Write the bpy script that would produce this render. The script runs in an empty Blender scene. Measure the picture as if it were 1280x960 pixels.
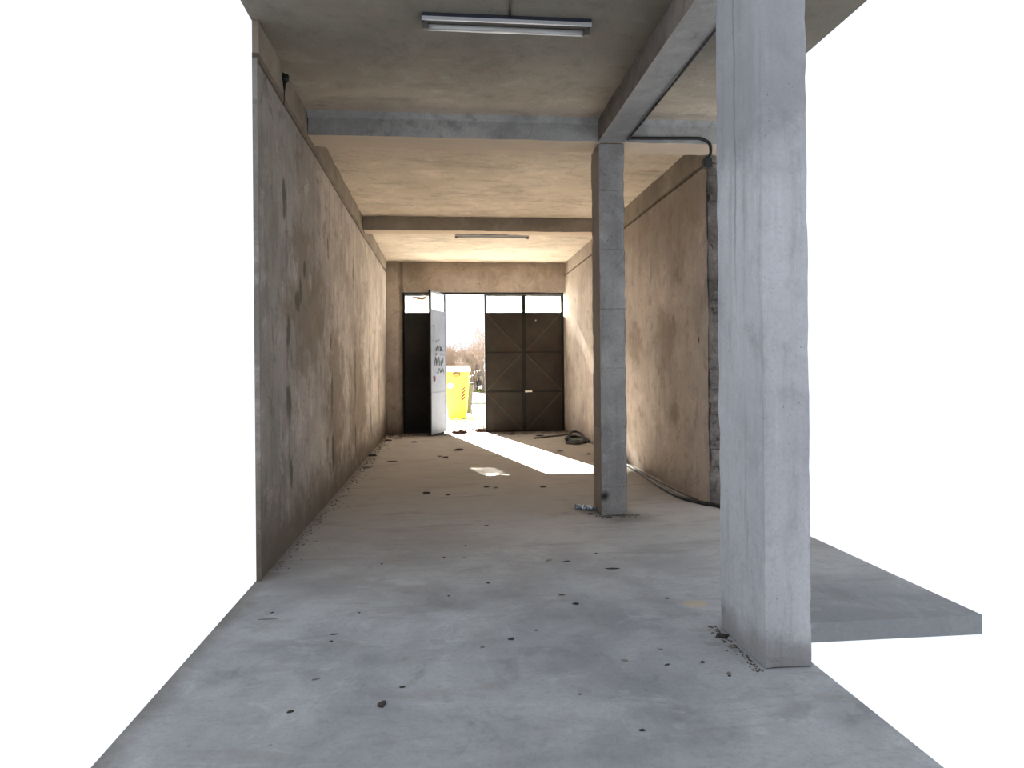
import bpy, bmesh, math, random
from mathutils import Vector, Matrix, noise
random.seed(7)
S = bpy.context.scene
COL = S.collection
PI = math.pi

# ------------------------------------------------------------------ nodes
def new_mat(name):
    m = bpy.data.materials.new(name); m.use_nodes = True
    nt = m.node_tree; nt.nodes.clear()
    out = nt.nodes.new('ShaderNodeOutputMaterial')
    b = nt.nodes.new('ShaderNodeBsdfPrincipled')
    nt.links.new(b.outputs[0], out.inputs[0])
    return m, nt, b, out

class G:
    """small helper to chain shader nodes"""
    def __init__(s, nt): s.nt = nt
    def n(s, t, **k):
        x = s.nt.nodes.new(t)
        for a, v in k.items(): setattr(x, a, v)
        return x
    def put(s, sock, v):
        if isinstance(v, bpy.types.NodeSocket): s.nt.links.new(v, sock)
        elif isinstance(v, (tuple, list)) and len(v) == 3 and sock.type == 'RGBA': sock.default_value = (*v, 1)
        else: sock.default_value = v
    def math(s, op, a, b=0.0, clamp=False):
        x = s.n('ShaderNodeMath', operation=op, use_clamp=clamp); s.put(x.inputs[0], a); s.put(x.inputs[1], b); return x.outputs[0]
    def pos(s):
        return s.n('ShaderNodeNewGeometry').outputs['Position']
    def sep(s, v):
        x = s.n('ShaderNodeSeparateXYZ'); s.put(x.inputs[0], v); return x.outputs
    def scale(s, v, sc, loc=(0, 0, 0)):
        x = s.n('ShaderNodeMapping'); s.put(x.inputs[0], v); x.inputs['Scale'].default_value = sc; x.inputs['Location'].default_value = loc; return x.outputs[0]
    def noise(s, v, sc, det=6, rough=.6, dist=0.0):
        x = s.n('ShaderNodeTexNoise'); s.put(x.inputs['Vector'], v); x.inputs['Scale'].default_value = sc
        x.inputs['Detail'].default_value = det; x.inputs['Roughness'].default_value = rough; x.inputs['Distortion'].default_value = dist
        return x.outputs[0]
    def ramp(s, f, lo, hi, a=0.0, b=1.0):
        x = s.n('ShaderNodeMapRange'); x.clamp = True; x.interpolation_type = 'SMOOTHSTEP'
        s.put(x.inputs[0], f); x.inputs[1].default_value = lo; x.inputs[2].default_value = hi
        x.inputs[3].default_value = a; x.inputs[4].default_value = b; return x.outputs[0]
    def mix(s, f, a, b, mode='MIX'):
        x = s.n('ShaderNodeMix', data_type='RGBA', blend_type=mode); s.put(x.inputs[0], f); s.put(x.inputs[6], a); s.put(x.inputs[7], b); return x.outputs[2]
    def bump(s, h, st, dist=.02):
        x = s.n('ShaderNodeBump'); s.put(x.inputs['Height'], h); x.inputs['Strength'].default_value = st; x.inputs['Distance'].default_value = dist; return x.outputs[0]
    def spot(s, xyz, cy, cz, ry, rz, wob):
        """soft ellipse on a wall (axes Y, Z), wobbling edge"""
        a = s.math('MULTIPLY', s.math('SUBTRACT', xyz[1], cy), 1 / ry)
        b = s.math('MULTIPLY', s.math('SUBTRACT', xyz[2], cz), 1 / rz)
        d = s.math('SQRT', s.math('ADD', s.math('MULTIPLY', a, a), s.math('MULTIPLY', b, b)))
        d = s.math('ADD', d, wob)
        return s.ramp(d, 1.15, .55)
    def mx(s, *a):
        r = a[0]
        for q in a[1:]: r = s.math('MAXIMUM', r, q)
        return r

def flat(name, col, rough=.6, metal=0.0, var=.12, sc=9., spec=.4, emis=None):
    m, nt, b, o = new_mat(name); g = G(nt); p = g.pos()
    f = g.noise(p, sc)
    c = g.mix(g.ramp(f, .3, .7), tuple(x * (1 - var) for x in col), tuple(min(1, x * (1 + var)) for x in col))
    nt.links.new(c, b.inputs['Base Color']); b.inputs['Roughness'].default_value = rough; b.inputs['Metallic'].default_value = metal
    b.inputs['Specular IOR Level'].default_value = spec
    return m

def concrete(name, ca, cb, dark=(.12, .10, .08), darkamt=.35, streak=.4, pores=.5, boards=None, rough=.92, extra=None, bump=.35, base=0.0, blotch=.4):
    m, nt, b, o = new_mat(name); g = G(nt); p = g.pos(); xyz = g.sep(p)
    big = g.noise(p, .9, 8, .62, .3)
    mid = g.noise(g.scale(p, (1, 1, 1), (5, 2, 9)), 4.5, 8, .68, .4)
    fine = g.noise(p, 38, 6, .7)
    vs = g.noise(g.scale(p, (5, 5, .45)), 2.2, 8, .7)
    c = g.mix(g.ramp(big, .36, .64), ca, cb)
    c = g.mix(g.math('MULTIPLY', g.ramp(mid, .52, .74), darkamt), c, dark)
    c = g.mix(g.math('MULTIPLY', g.ramp(vs, .5, .72), streak * .6), c, tuple(x * .55 for x in ca))
    c = g.mix(g.math('MULTIPLY', g.ramp(vs, .46, .3), streak * .5), c, tuple(min(1, x * 1.35) for x in cb))
    blot = g.noise(g.scale(p, (1, 1, 1), (9, 4, 2)), 2.4, 12, .74, .5)
    c = g.mix(g.math('MULTIPLY', g.ramp(blot, .53, .66), blotch), c, tuple(min(1, x * 1.3) for x in cb))
    c = g.mix(g.math('MULTIPLY', g.ramp(blot, .47, .34), blotch), c, tuple(x * .62 for x in ca))
    c = g.mix(g.math('MULTIPLY', g.ramp(g.noise(p, 90, 3, .7), .55, .7), .3), c, dark)
    c = g.mix(g.math('MULTIPLY', g.ramp(fine, .45, .7), .22), c, dark)
    v = g.n('ShaderNodeTexVoronoi'); g.put(v.inputs['Vector'], g.scale(p, (1, 1, .8))); v.inputs['Scale'].default_value = 26
    pore = g.math('MULTIPLY', g.ramp(v.outputs[0], .14, .05), g.ramp(g.noise(p, 3.1), .5, .6))
    c = g.mix(g.math('MULTIPLY', pore, pores), c, tuple(x * .5 for x in dark))
    h = g.math('ADD', g.math('MULTIPLY', fine, .35), g.math('MULTIPLY', mid, .8))
    h = g.math('SUBTRACT', h, g.math('MULTIPLY', pore, .8))
    if boards:                       # shuttering lines, one every `boards` metres up the z axis
        zz = g.math('FRACT', g.math('MULTIPLY', g.math('ADD', xyz[2], g.math('MULTIPLY', g.noise(p, 2), .02)), 1 / boards))
        ln = g.ramp(g.math('ABSOLUTE', g.math('SUBTRACT', zz, .5)), .016, .006)
        ln = g.math('MULTIPLY', ln, g.ramp(g.noise(p, 3), .4, .6))
        c = g.mix(g.math('MULTIPLY', ln, .45), c, dark)
        h = g.math('SUBTRACT', h, g.math('MULTIPLY', ln, .6))
    if base:
        bz = g.ramp(g.math('ADD', xyz[2], g.math('MULTIPLY', g.noise(p, 3.5), .35)), .42, .12)
        c = g.mix(g.math('MULTIPLY', bz, base), c, dark)
    if extra: c = extra(g, p, xyz, c, dict(big=big, mid=mid, fine=fine, vs=vs))
    nt.links.new(c, b.inputs['Base Color']); b.inputs['Roughness'].default_value = rough
    b.inputs['Specular IOR Level'].default_value = .2
    nt.links.new(g.bump(h, bump), b.inputs['Normal'])
    return m

# ------------------------------------------------------------------ mesh builder
class MB:
    def __init__(s): s.v = []; s.f = []; s.sm = []
    def add(s, vs, fs, smooth=False):
        k = len(s.v); s.v += [Vector(q) for q in vs]; s.f += [tuple(i + k for i in f) for f in fs]; s.sm += [smooth] * len(fs)
    def box(s, x0, x1, y0, y1, z0, z1, M=None):
        vs = [Vector((x, y, z)) for z in (z0, z1) for y in (y0, y1) for x in (x0, x1)]
        if M: vs = [M @ q for q in vs]
        s.add(vs, [(0, 2, 3, 1), (4, 5, 7, 6), (0, 1, 5, 4), (2, 6, 7, 3), (0, 4, 6, 2), (1, 3, 7, 5)])
    def bar(s, a, b, w, t, up=(0, 1, 0)):
        a = Vector(a); b = Vector(b); d = (b - a); L = d.length; d.normalize(); n = Vector(up); e = d.cross(n).normalized()
        vs = []
        for q in (a, b):
            for i, j in ((-1, -1), (1, -1), (1, 1), (-1, 1)): vs.append(q + e * (i * w / 2) + n * (j * t / 2))
        s.add(vs, [(0, 3, 2, 1), (4, 5, 6, 7)] + [(i, (i + 1) % 4, (i + 1) % 4 + 4, i + 4) for i in range(4)])
    def rough_box(s, x0, x1, y0, y1, z0, z1, seg=.08, amp=.006, freq=6., chip=0.0):
        bm = bmesh.new(); bmesh.ops.create_cube(bm, size=1)
        for v in bm.verts: v.co = Vector((x0 + (v.co.x + .5) * (x1 - x0), y0 + (v.co.y + .5) * (y1 - y0), z0 + (v.co.z + .5) * (z1 - z0)))
        for ax, ln in enumerate((x1 - x0, y1 - y0, z1 - z0)):
            n = max(1, int(ln / seg))
            o = (x0, y0, z0)[ax]
            for i in range(1, n):
                co = [0, 0, 0]; no = [0, 0, 0]; co[ax] = o + ln * i / n; no[ax] = 1
                bmesh.ops.bisect_plane(bm, geom=bm.verts[:] + bm.edges[:] + bm.faces[:], plane_co=co, plane_no=no)
        c = Vector(((x0 + x1) / 2, (y0 + y1) / 2, (z0 + z1) / 2)); e = 1e-4
        for v in bm.verts:
            p = v.co.copy(); a = amp * noise.noise(p * freq)
            on = [(abs(p.x - x0) < e or abs(p.x - x1) < e), (abs(p.y - y0) < e or abs(p.y - y1) < e), (abs(p.z - z0) < e or abs(p.z - z1) < e)]
            d = Vector([(1 if p[i] > c[i] else -1) * on[i] for i in range(3)])
            v.co += d * a
            if sum(on) >= 2 and chip:
                k = max(0, noise.noise(p * 9 + Vector((3, 7, 1))) + .08 + .5 * noise.noise(p * 2.3))
                v.co -= d * (chip * k + .003)
        bm.verts.index_update()
        s.add([v.co.copy() for v in bm.verts], [[v.index for v in f.verts] for f in bm.faces]); bm.free()
    def tube(s, pts, r, n=8, cap=True):
        pts = [Vector(p) for p in pts]; rs = r if isinstance(r, (list, tuple)) else [r] * len(pts)
        rings = []; ref = None
        for i, p in enumerate(pts):
            d = (pts[min(i + 1, len(pts) - 1)] - pts[max(i - 1, 0)]).normalized()
            if ref is None: ref = Vector((0, 0, 1)) if abs(d.z) < .9 else Vector((1, 0, 0))
            u = ref - d * ref.dot(d)
            if u.length < 1e-4: u = d.orthogonal()
            u.normalize(); w = d.cross(u); ref = u
            rings.append([p + (u * math.cos(2 * PI * k / n) + w * math.sin(2 * PI * k / n)) * rs[i] for k in range(n)])
        vs = [q for R in rings for q in R]; fs = []
        for i in range(len(pts) - 1):
            for k in range(n): fs.append((i * n + k, i * n + (k + 1) % n, (i + 1) * n + (k + 1) % n, (i + 1) * n + k))
        if cap: fs.append(tuple(range(n))[::-1]); fs.append(tuple((len(pts) - 1) * n + k for k in range(n)))
        s.add(vs, fs, True)
    def loft(s, rings, cap=True, smooth=False):
        n = len(rings[0]); vs = [q for R in rings for q in R]; fs = []
        for i in range(len(rings) - 1):
            for k in range(n): fs.append((i * n + k, i * n + (k + 1) % n, (i + 1) * n + (k + 1) % n, (i + 1) * n + k))
        if cap: fs.append(tuple(range(n))[::-1]); fs.append(tuple((len(rings) - 1) * n + k for k in range(n)))
        s.add(vs, fs, smooth)
    def prism(s, poly, y0, y1):            # polygon in x,z extruded along y
        n = len(poly)
        s.add([(x, y0, z) for x, z in poly] + [(x, y1, z) for x, z in poly],
              [tuple(range(n)), tuple(range(n, 2 * n))[::-1]] + [(i, i + n, (i + 1) % n + n, (i + 1) % n) for i in range(n)])
    def lump(s, c, rx, ry, rz, seed=0, sub=2, amp=.35, rot=0):
        bm = bmesh.new(); bmesh.ops.create_icosphere(bm, subdivisions=sub, radius=1)
        cr, sr = math.cos(rot), math.sin(rot); vs = []
        for v in bm.verts:
            k = 1 + amp * noise.noise(v.co * 1.7 + Vector((seed * 3.1, seed * 1.7, 0)))
            x, y, z = v.co.x * rx * k, v.co.y * ry * k, max(-.55, v.co.z) * rz * k
            vs.append((c[0] + x * cr - y * sr, c[1] + x * sr + y * cr, c[2] + z))
        bm.verts.index_update()
        s.add(vs, [[v.index for v in f.verts] for f in bm.faces], True); bm.free()
    def build(s, name, mat, parent=None, local=False, bevel=0):
        me = bpy.data.meshes.new(name)
        off = Vector((0, 0, 0)) if (parent is None or local) else parent.matrix_basis.translation
        if parent is not None and not local:
            q = parent.parent
            while q is not None: off = off + q.matrix_basis.translation; q = q.parent
        me.from_pydata([tuple(v - off) for v in s.v], [], s.f)
        bm = bmesh.new(); bm.from_mesh(me); bmesh.ops.recalc_face_normals(bm, faces=bm.faces); bm.to_mesh(me); bm.free()
        for p, q in zip(me.polygons, s.sm): p.use_smooth = q
        me.materials.append(mat)
        o = bpy.data.objects.new(name, me); COL.objects.link(o)
        if parent is not None: o.parent = parent
        if bevel:
            b = o.modifiers.new('bevel', 'BEVEL'); b.width = bevel; b.segments = 2; b.limit_method = 'ANGLE'
        return o

def tag(o, label=None, cat=None, group=None, kind=None):
    if label: o['label'] = label
    if cat: o['category'] = cat
    if group: o['group'] = group
    if kind: o['kind'] = kind
    return o
def empty(name, loc, rz=0, **k):
    o = bpy.data.objects.new(name, None); COL.objects.link(o); o.empty_display_size = .1
    o.location = loc; o.rotation_euler = (0, 0, rz); return tag(o, **k)
def at_origin(o):                        # put a top-level mesh's origin at its base centre
    me = o.data; xs = [v.co for v in me.vertices]
    c = Vector(((min(v.x for v in xs) + max(v.x for v in xs)) / 2, (min(v.y for v in xs) + max(v.y for v in xs)) / 2, min(v.z for v in xs)))
    me.transform(Matrix.Translation(-c)); o.location = c; return o

# ------------------------------------------------------------------ dimensions (metres; +Y runs down the hall to the doors)
XL, XR, YD, ZC = -1.36, 2.95, 16.7, 4.13
XR2 = 3.2                       # the right wall stands a little further out near the doors
YW0 = 5.22                      # front end of the left wall
YC0 = 4.55                      # front end of the ceiling slab
DX0, DX1, DZ = -.98, 2.945, 3.40
ZB = 3.89                       # underside of the beams

# ------------------------------------------------------------------ concrete materials
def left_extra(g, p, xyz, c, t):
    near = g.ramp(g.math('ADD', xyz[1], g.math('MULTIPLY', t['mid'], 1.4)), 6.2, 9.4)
    c = g.mix(near, g.mix(1.0, c, (.58, .60, .61), 'MULTIPLY'), c)  # near end darker and greyer: staining, plus weaker light put into the colour
    w = g.math('MULTIPLY', g.math('SUBTRACT', g.noise(p, 7, 8, .7), .5), 2.2)
    w2 = g.math('MULTIPLY', g.math('SUBTRACT', g.noise(p, 3, 8, .75), .5), 3.4)
    # broad brown weathering along the middle of the wall
    br = g.mx(g.spot(xyz, 7.2, 2.1, 1.0, .7, w2), g.spot(xyz, 8.9, 1.1, .8, 1.1, w2), g.spot(xyz, 6.9, 2.5, .5, .5, w2), g.spot(xyz, 11.2, 1.0, 1.2, 1.2, w2))
    c = g.mix(g.math('MULTIPLY', br, .62), c, (.17, .125, .08))
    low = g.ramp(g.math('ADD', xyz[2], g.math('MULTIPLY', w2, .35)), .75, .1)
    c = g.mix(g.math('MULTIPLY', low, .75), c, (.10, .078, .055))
    # dark moss marks in the shuttering holes: columns 2.2 m apart
    sp = [(6.12, 3.04, .07, .17), (6.95, 2.55, .06, .10), (8.35, 3.0, .06, .19), (6.25, 1.86, .09, .22), (6.22, 1.25, .11, .22), (6.25, .62, .08, .18),
          (8.55, 1.28, .07, .35), (8.5, 1.9, .05, .12), (8.6, .55, .09, .3), (10.6, 3.0, .06, .25), (10.8, 1.5, .07, .55), (10.8, .5, .07, .25),
          (12.9, 1.6, .08, .5), (12.9, 2.4, .06, .2), (6.6, 2.2, .12, .1), (6.75, 2.32, .05, .13), (13.0, .6, .07, .3), (14.6, .9, .07, .6)]
    m_ = g.mx(*[g.spot(xyz, *q, g.math('MULTIPLY', w, 1.1)) for q in sp])
    c = g.mix(g.math('MULTIPLY', m_, .78), c, (.055, .055, .04))
    groove_shade = g.ramp(g.math('ABSOLUTE', g.math('SUBTRACT', xyz[2], 3.868)), .03, .012)
    c = g.mix(g.math('MULTIPLY', groove_shade, .8), c, (.05, .035, .025))  # shade of the recess below the ledge, painted as a dark line
    # formwork joint lines
    j = g.math('FRACT', g.math('MULTIPLY', g.math('SUBTRACT', xyz[1], 6.2), 1 / 2.24))
    jl = g.ramp(g.math('ABSOLUTE', g.math('SUBTRACT', g.math('FRACT', g.math('ADD', j, .5)), .5)), .02, .004)
    c = g.mix(g.math('MULTIPLY', g.math('MULTIPLY', jl, g.ramp(t['vs'], .4, .6)), .45), c, (.13, .10, .07))
    return c
def right_extra(g, p, xyz, c, t):
    w2 = g.math('MULTIPLY', g.math('SUBTRACT', g.noise(p, 3, 8, .75), .5), 3.0)
    up = g.ramp(g.math('ADD', xyz[2], g.math('MULTIPLY', w2, .4)), 2.7, 3.7)
    c = g.mix(g.math('MULTIPLY', up, .5), c, (.2, .15, .105))
    sp = g.mx(g.spot(xyz, 8.6, 1.0, .18, .2, w2), g.spot(xyz, 9.0, 1.9, .5, .5, w2), g.spot(xyz, 10.4, 1.9, .4, .35, w2))
    c = g.mix(g.math('MULTIPLY', sp, .45), c, (.16, .12, .08))
    groove_shade = g.ramp(g.math('ABSOLUTE', g.math('SUBTRACT', xyz[2], 3.825)), .028, .010)
    c = g.mix(g.math('MULTIPLY', groove_shade, .85), c, (.05, .03, .02))  # painted shade line of the groove under the right ledge
    rust = g.spot(xyz, 7.75, 1.86, .022, .045, 0.0)
    return g.mix(rust, c, (.12, .03, .02))
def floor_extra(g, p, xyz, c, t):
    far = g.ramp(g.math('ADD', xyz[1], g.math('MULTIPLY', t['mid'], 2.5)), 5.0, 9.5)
    c = g.mix(far, c, g.mix(.75, c, (.42, .38, .335)))  # far floor paler and warmer: brighter light there put into the colour
    wv = g.noise(g.scale(p, (1.1, 3.6, 1)), 1.3, 9, .66, .8)
    c = g.mix(g.math('MULTIPLY', g.ramp(wv, .5, .68), .4), c, (.19, .175, .155))
    wv2 = g.noise(g.scale(p, (2.2, .7, 1), (3, 1, 0)), 1.9, 9, .7, 1.2)
    c = g.mix(g.math('MULTIPLY', g.ramp(wv2, .52, .75), .22), c, (.38, .385, .39))
    # foot of the left wall, foot of the far wall and the pillar are dirty
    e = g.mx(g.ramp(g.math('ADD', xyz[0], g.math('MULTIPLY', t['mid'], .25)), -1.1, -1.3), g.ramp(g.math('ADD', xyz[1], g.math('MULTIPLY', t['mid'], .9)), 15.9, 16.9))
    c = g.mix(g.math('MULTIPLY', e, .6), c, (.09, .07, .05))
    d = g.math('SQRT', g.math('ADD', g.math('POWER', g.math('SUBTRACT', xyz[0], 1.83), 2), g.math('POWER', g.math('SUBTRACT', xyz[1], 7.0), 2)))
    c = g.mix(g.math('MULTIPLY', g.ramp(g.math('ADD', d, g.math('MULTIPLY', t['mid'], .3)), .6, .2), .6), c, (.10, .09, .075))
    fl = g.n('ShaderNodeTexVoronoi'); g.put(fl.inputs['Vector'], p); fl.inputs['Scale'].default_value = 7
    sp = g.math('MULTIPLY', g.ramp(fl.outputs[0], .075, .03), g.ramp(g.noise(p, 1.3), .48, .6))
    c = g.mix(g.math('MULTIPLY', sp, .8), c, (.07, .06, .05))
    d2 = g.math('SQRT', g.math('ADD', g.math('POWER', g.math('MULTIPLY', g.math('SUBTRACT', xyz[0], 1.62), .8), 2), g.math('POWER', g.math('SUBTRACT', xyz[1], 4.36), 2)))
    c = g.mix(g.math('MULTIPLY', g.ramp(d2, .09, .04), .5), c, (.45, .33, .2))
    return c
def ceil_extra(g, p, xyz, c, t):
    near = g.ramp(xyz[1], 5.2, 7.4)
    c = g.mix(near, g.mix(1.0, c, (.31, .335, .345), 'MULTIPLY'), c)  # ceiling colour darkened at the near end to stand for weaker light
    w2 = g.math('MULTIPLY', g.math('SUBTRACT', g.noise(p, 2.3, 9, .75, .5), .5), 1)
    c = g.mix(g.math('MULTIPLY', g.ramp(w2, .04, .2), .4), c, (.27, .16, .09))
    grime = g.noise(g.scale(p, (.7, 2.0, 1), (1, 6, 0)), 1.6, 9, .7)
    c = g.mix(g.math('MULTIPLY', g.ramp(grime, .5, .66), .35), c, (.2, .17, .13))
    return c
def pillar_extra(g, p, xyz, c, t):
    # soot mark low on the front face
    a = g.math('SUBTRACT', xyz[0], 1.65); b = g.math('SUBTRACT', xyz[2], .21)
    e_ = g.math('SUBTRACT', xyz[1], 7.03)
    d = g.math('SQRT', g.math('ADD', g.math('ADD', g.math('MULTIPLY', a, a), g.math('MULTIPLY', e_, e_)), g.math('MULTIPLY', b, b)))
    ed = g.math('MULTIPLY', g.ramp(g.math('ADD', xyz[0], g.math('MULTIPLY', g.noise(p, 9, 6), .03)), 1.895, 1.91), g.ramp(g.noise(p, 2.6), .45, .55))
    c = g.mix(g.math('MULTIPLY', ed, .75), c, (.11, .085, .065))
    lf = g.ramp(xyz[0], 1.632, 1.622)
    c = g.mix(g.math('MULTIPLY', lf, .75), c, (.26, .205, .16))  # left face browned: warm light falling on it is painted in
    return g.mix(g.ramp(g.math('ADD', d, g.math('MULTIPLY', t['mid'], .08)), .125, .05), c, (.012, .011, .01))

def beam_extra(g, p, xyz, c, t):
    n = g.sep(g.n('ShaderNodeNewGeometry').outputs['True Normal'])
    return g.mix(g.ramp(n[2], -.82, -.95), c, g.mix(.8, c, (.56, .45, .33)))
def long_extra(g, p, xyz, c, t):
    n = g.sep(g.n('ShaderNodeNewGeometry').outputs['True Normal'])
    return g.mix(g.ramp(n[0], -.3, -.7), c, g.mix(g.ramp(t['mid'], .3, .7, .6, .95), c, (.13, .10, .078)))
def near_extra(g, p, xyz, c, t):
    w2 = g.math('MULTIPLY', g.math('SUBTRACT', g.noise(p, 3, 8, .75), .5), 1.6)
    up = g.ramp(g.math('ADD', xyz[2], w2), 2.35, 2.95)
    c = g.mix(g.math('MULTIPLY', up, .5), c, (.2, .205, .215))
    ln = g.ramp(g.math('ABSOLUTE', g.math('SUBTRACT', g.math('ADD', xyz[1], g.math('MULTIPLY', g.noise(p, 2.5), .06)), 3.72)), .016, .004)
    c = g.mix(g.math('MULTIPLY', g.math('MULTIPLY', ln, g.ramp(xyz[2], 1.6, 2.5)), .55), c, (.16, .16, .17))
    ft = g.ramp(g.math('ADD', xyz[2], g.math('MULTIPLY', w2, .25)), .22, .05)
    return g.mix(g.math('MULTIPLY', ft, .6), c, (.19, .18, .165))
M = {}
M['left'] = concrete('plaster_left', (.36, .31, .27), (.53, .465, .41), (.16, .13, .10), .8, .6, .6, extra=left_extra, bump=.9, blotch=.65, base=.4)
M['right'] = concrete('plaster_right', (.36, .305, .265), (.50, .435, .38), (.19, .155, .12), .7, .55, .6, extra=right_extra, bump=.7)
def far_extra(g, p, xyz, c, t):
    w2 = g.math('MULTIPLY', g.math('SUBTRACT', g.noise(p, 2.5, 8, .75), .5), 1.2)
    top = g.ramp(g.math('ADD', xyz[2], w2), 3.55, 4.15)
    c = g.mix(g.math('MULTIPLY', top, .6), c, (.20, .15, .10))
    x1 = g.math('ABSOLUTE', g.math('SUBTRACT', xyz[0], 3.19)); e = g.ramp(g.math('ADD', x1, g.math('MULTIPLY', w2, .2)), .1, .0)
    x2 = g.math('ABSOLUTE', g.math('ADD', xyz[0], 1.0)); e2 = g.ramp(g.math('ADD', x2, g.math('MULTIPLY', w2, .12)), .07, .0)
    c = g.mix(g.math('MULTIPLY', e2, .7), c, (.10, .075, .05))
    return g.mix(g.math('MULTIPLY', e, .75), c, (.10, .075, .05))
M['far'] = concrete('plaster_far', (.36, .31, .27), (.46, .40, .355), (.16, .13, .10), .75, .5, .4, bump=.45, base=.9, extra=far_extra)
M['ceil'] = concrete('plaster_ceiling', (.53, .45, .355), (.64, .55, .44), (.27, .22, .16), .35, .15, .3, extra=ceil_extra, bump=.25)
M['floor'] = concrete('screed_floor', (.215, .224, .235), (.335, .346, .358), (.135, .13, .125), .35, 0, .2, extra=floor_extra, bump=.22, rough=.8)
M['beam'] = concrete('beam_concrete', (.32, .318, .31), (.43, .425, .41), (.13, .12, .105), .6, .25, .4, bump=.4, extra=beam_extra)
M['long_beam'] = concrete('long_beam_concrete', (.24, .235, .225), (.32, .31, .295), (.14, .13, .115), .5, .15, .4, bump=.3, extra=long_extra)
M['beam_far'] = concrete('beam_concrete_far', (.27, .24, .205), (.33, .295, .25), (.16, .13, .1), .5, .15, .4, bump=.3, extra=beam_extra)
M['pillar'] = concrete('pillar_concrete', (.215, .208, .20), (.33, .322, .31), (.085, .078, .07), .4, .5, .9, boards=.62, extra=pillar_extra, bump=.55)
M['near_pillar'] = concrete('near_pillar_concrete', (.40, .405, .43), (.50, .505, .53), (.27, .27, .28), .45, .75, .7, bump=.45, extra=near_extra, blotch=.25)
M['brick'] = concrete('broken_brick', (.045, .038, .034), (.20, .175, .16), (.012, .01, .009), .8, .2, .8, bump=.9, blotch=.9)
M['ledge'] = concrete('ring_beam', (.20, .165, .13), (.29, .245, .19), (.15, .12, .085), .5, .2, .4, bump=.35)

# ------------------------------------------------------------------ room shell
def grid_wall(fn, nu, nv, mb):
    vs = [fn(i / nu, j / nv) for j in range(nv + 1) for i in range(nu + 1)]
    mb.add(vs, [(j * (nu + 1) + i, j * (nu + 1) + i + 1, (j + 1) * (nu + 1) + i + 1, (j + 1) * (nu + 1) + i) for j in range(nv) for i in range(nu)])

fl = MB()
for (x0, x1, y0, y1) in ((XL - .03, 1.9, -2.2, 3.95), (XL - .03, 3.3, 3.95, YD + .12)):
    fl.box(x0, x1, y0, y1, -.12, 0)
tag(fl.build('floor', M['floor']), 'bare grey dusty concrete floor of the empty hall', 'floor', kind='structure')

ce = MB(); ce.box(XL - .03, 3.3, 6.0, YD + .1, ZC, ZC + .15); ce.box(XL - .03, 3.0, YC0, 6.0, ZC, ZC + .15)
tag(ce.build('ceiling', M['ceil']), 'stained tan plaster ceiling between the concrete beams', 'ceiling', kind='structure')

def wob(x, y, z, a=.012): return a * noise.noise(Vector((y * .9, z * .9, x))) + .3 * a * noise.noise(Vector((y * 4, z * 4, x)))
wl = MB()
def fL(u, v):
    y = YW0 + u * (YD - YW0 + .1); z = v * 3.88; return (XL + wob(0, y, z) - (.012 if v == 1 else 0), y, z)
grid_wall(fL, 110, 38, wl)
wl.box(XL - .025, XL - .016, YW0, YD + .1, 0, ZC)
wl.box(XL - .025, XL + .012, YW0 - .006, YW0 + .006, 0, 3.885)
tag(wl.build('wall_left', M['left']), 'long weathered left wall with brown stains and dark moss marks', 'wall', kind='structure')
tl = MB(); tl.rough_box(XL - .02, XL + .022, YW0, YD, 3.885, ZC, .12, .006, 3)
tag(tl.build('trim_1', M['ledge']), 'shallow ledge running along the top of the left wall', 'ledge', kind='structure')

def xr(y): return XR if y < 12 else XR + (y - 12) / (YD - 12) * (XR2 - XR)
YR0 = 7.46
wr = MB()
def fR(u, v):
    y = YR0 + u * (YD - YR0 + .1); z = v * 3.84
    if u == 0: y += .035 * noise.noise(Vector((0, 0, z * 5)))
    return (xr(y) + wob(3, y, z), y, z)
grid_wall(fR, 90, 38, wr)
wr.box(XR + .03, XR + .2, YR0 + .06, YD + .1, 0, ZC)
w_r = tag(wr.build('wall_right', M['right']), 'tan plastered right wall behind the pillar, its near end broken', 'wall', kind='structure')
# broken brick courses at the wall's near end
be = MB(); z = 0; random.seed(3)
while z < 3.8:
    h = random.choice((.14, .19, .22, .1))
    d = random.uniform(-.05, .055) + (.05 if random.random() < .3 else 0)
    be.rough_box(XR + .012, XR + .2, YR0 + d, YR0 + .12, z + .012, min(z + h, 3.84), .05, .02, 12, .02)
    z += h
be.box(XR + .02, XR + .2, YR0 + .03, YR0 + .12, 0, 3.84)
be.build('brick_edge', M['brick'], w_r)
tr = MB()
tr.rough_box(XR - .022, XR + .1, YR0, 12.0, 3.85, ZC, .12, .006, 3)
bars = [Vector((XR - .022, 12, 0)), Vector((XR2 - .022, YD, 0))]
tr.add([(XR - .022, 12, 3.85), (XR2 - .022, YD, 3.85), (XR2 - .022, YD, ZC), (XR - .022, 12, ZC), (XR + .1, 12, 3.85), (XR2 + .1, YD, 3.85)],
       [(0, 1, 2, 3), (0, 4, 5, 1)])
tag(tr.build('trim_2', M['ledge']), 'shallow ledge running along the top of the right wall', 'ledge', kind='structure')

wf = MB()
wf.rough_box(XL - .05, DX0 - .09, YD - .05, YD + .3, 0, ZC, .1, .012, 4, .01)         # left pier stands proud
wf.rough_box(DX0 - .1, DX0 - .005, YD, YD + .3, 0, ZC, .1, .012, 4, .02)
wf.rough_box(DX0 - .1, XR2 + .1, YD, YD + .3, DZ + .005, ZC, .1, .01, 4, .012)
wf.rough_box(DX1 + .035, XR2 + .1, YD, YD + .3, 0, DZ + .02, .1, .012, 4, .02)
wf.box(DX0 - .07, DX0 + .012, YD + .11, YD + .28, 0, DZ)
wf.box(DX1 + .003, DX1 + .05, YD + .02, YD + .28, 0, 2.82)
tag(wf.build('wall_far', M['far']), 'far plastered wall around the steel doors, grimy at its foot', 'wall', kind='structure')

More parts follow.
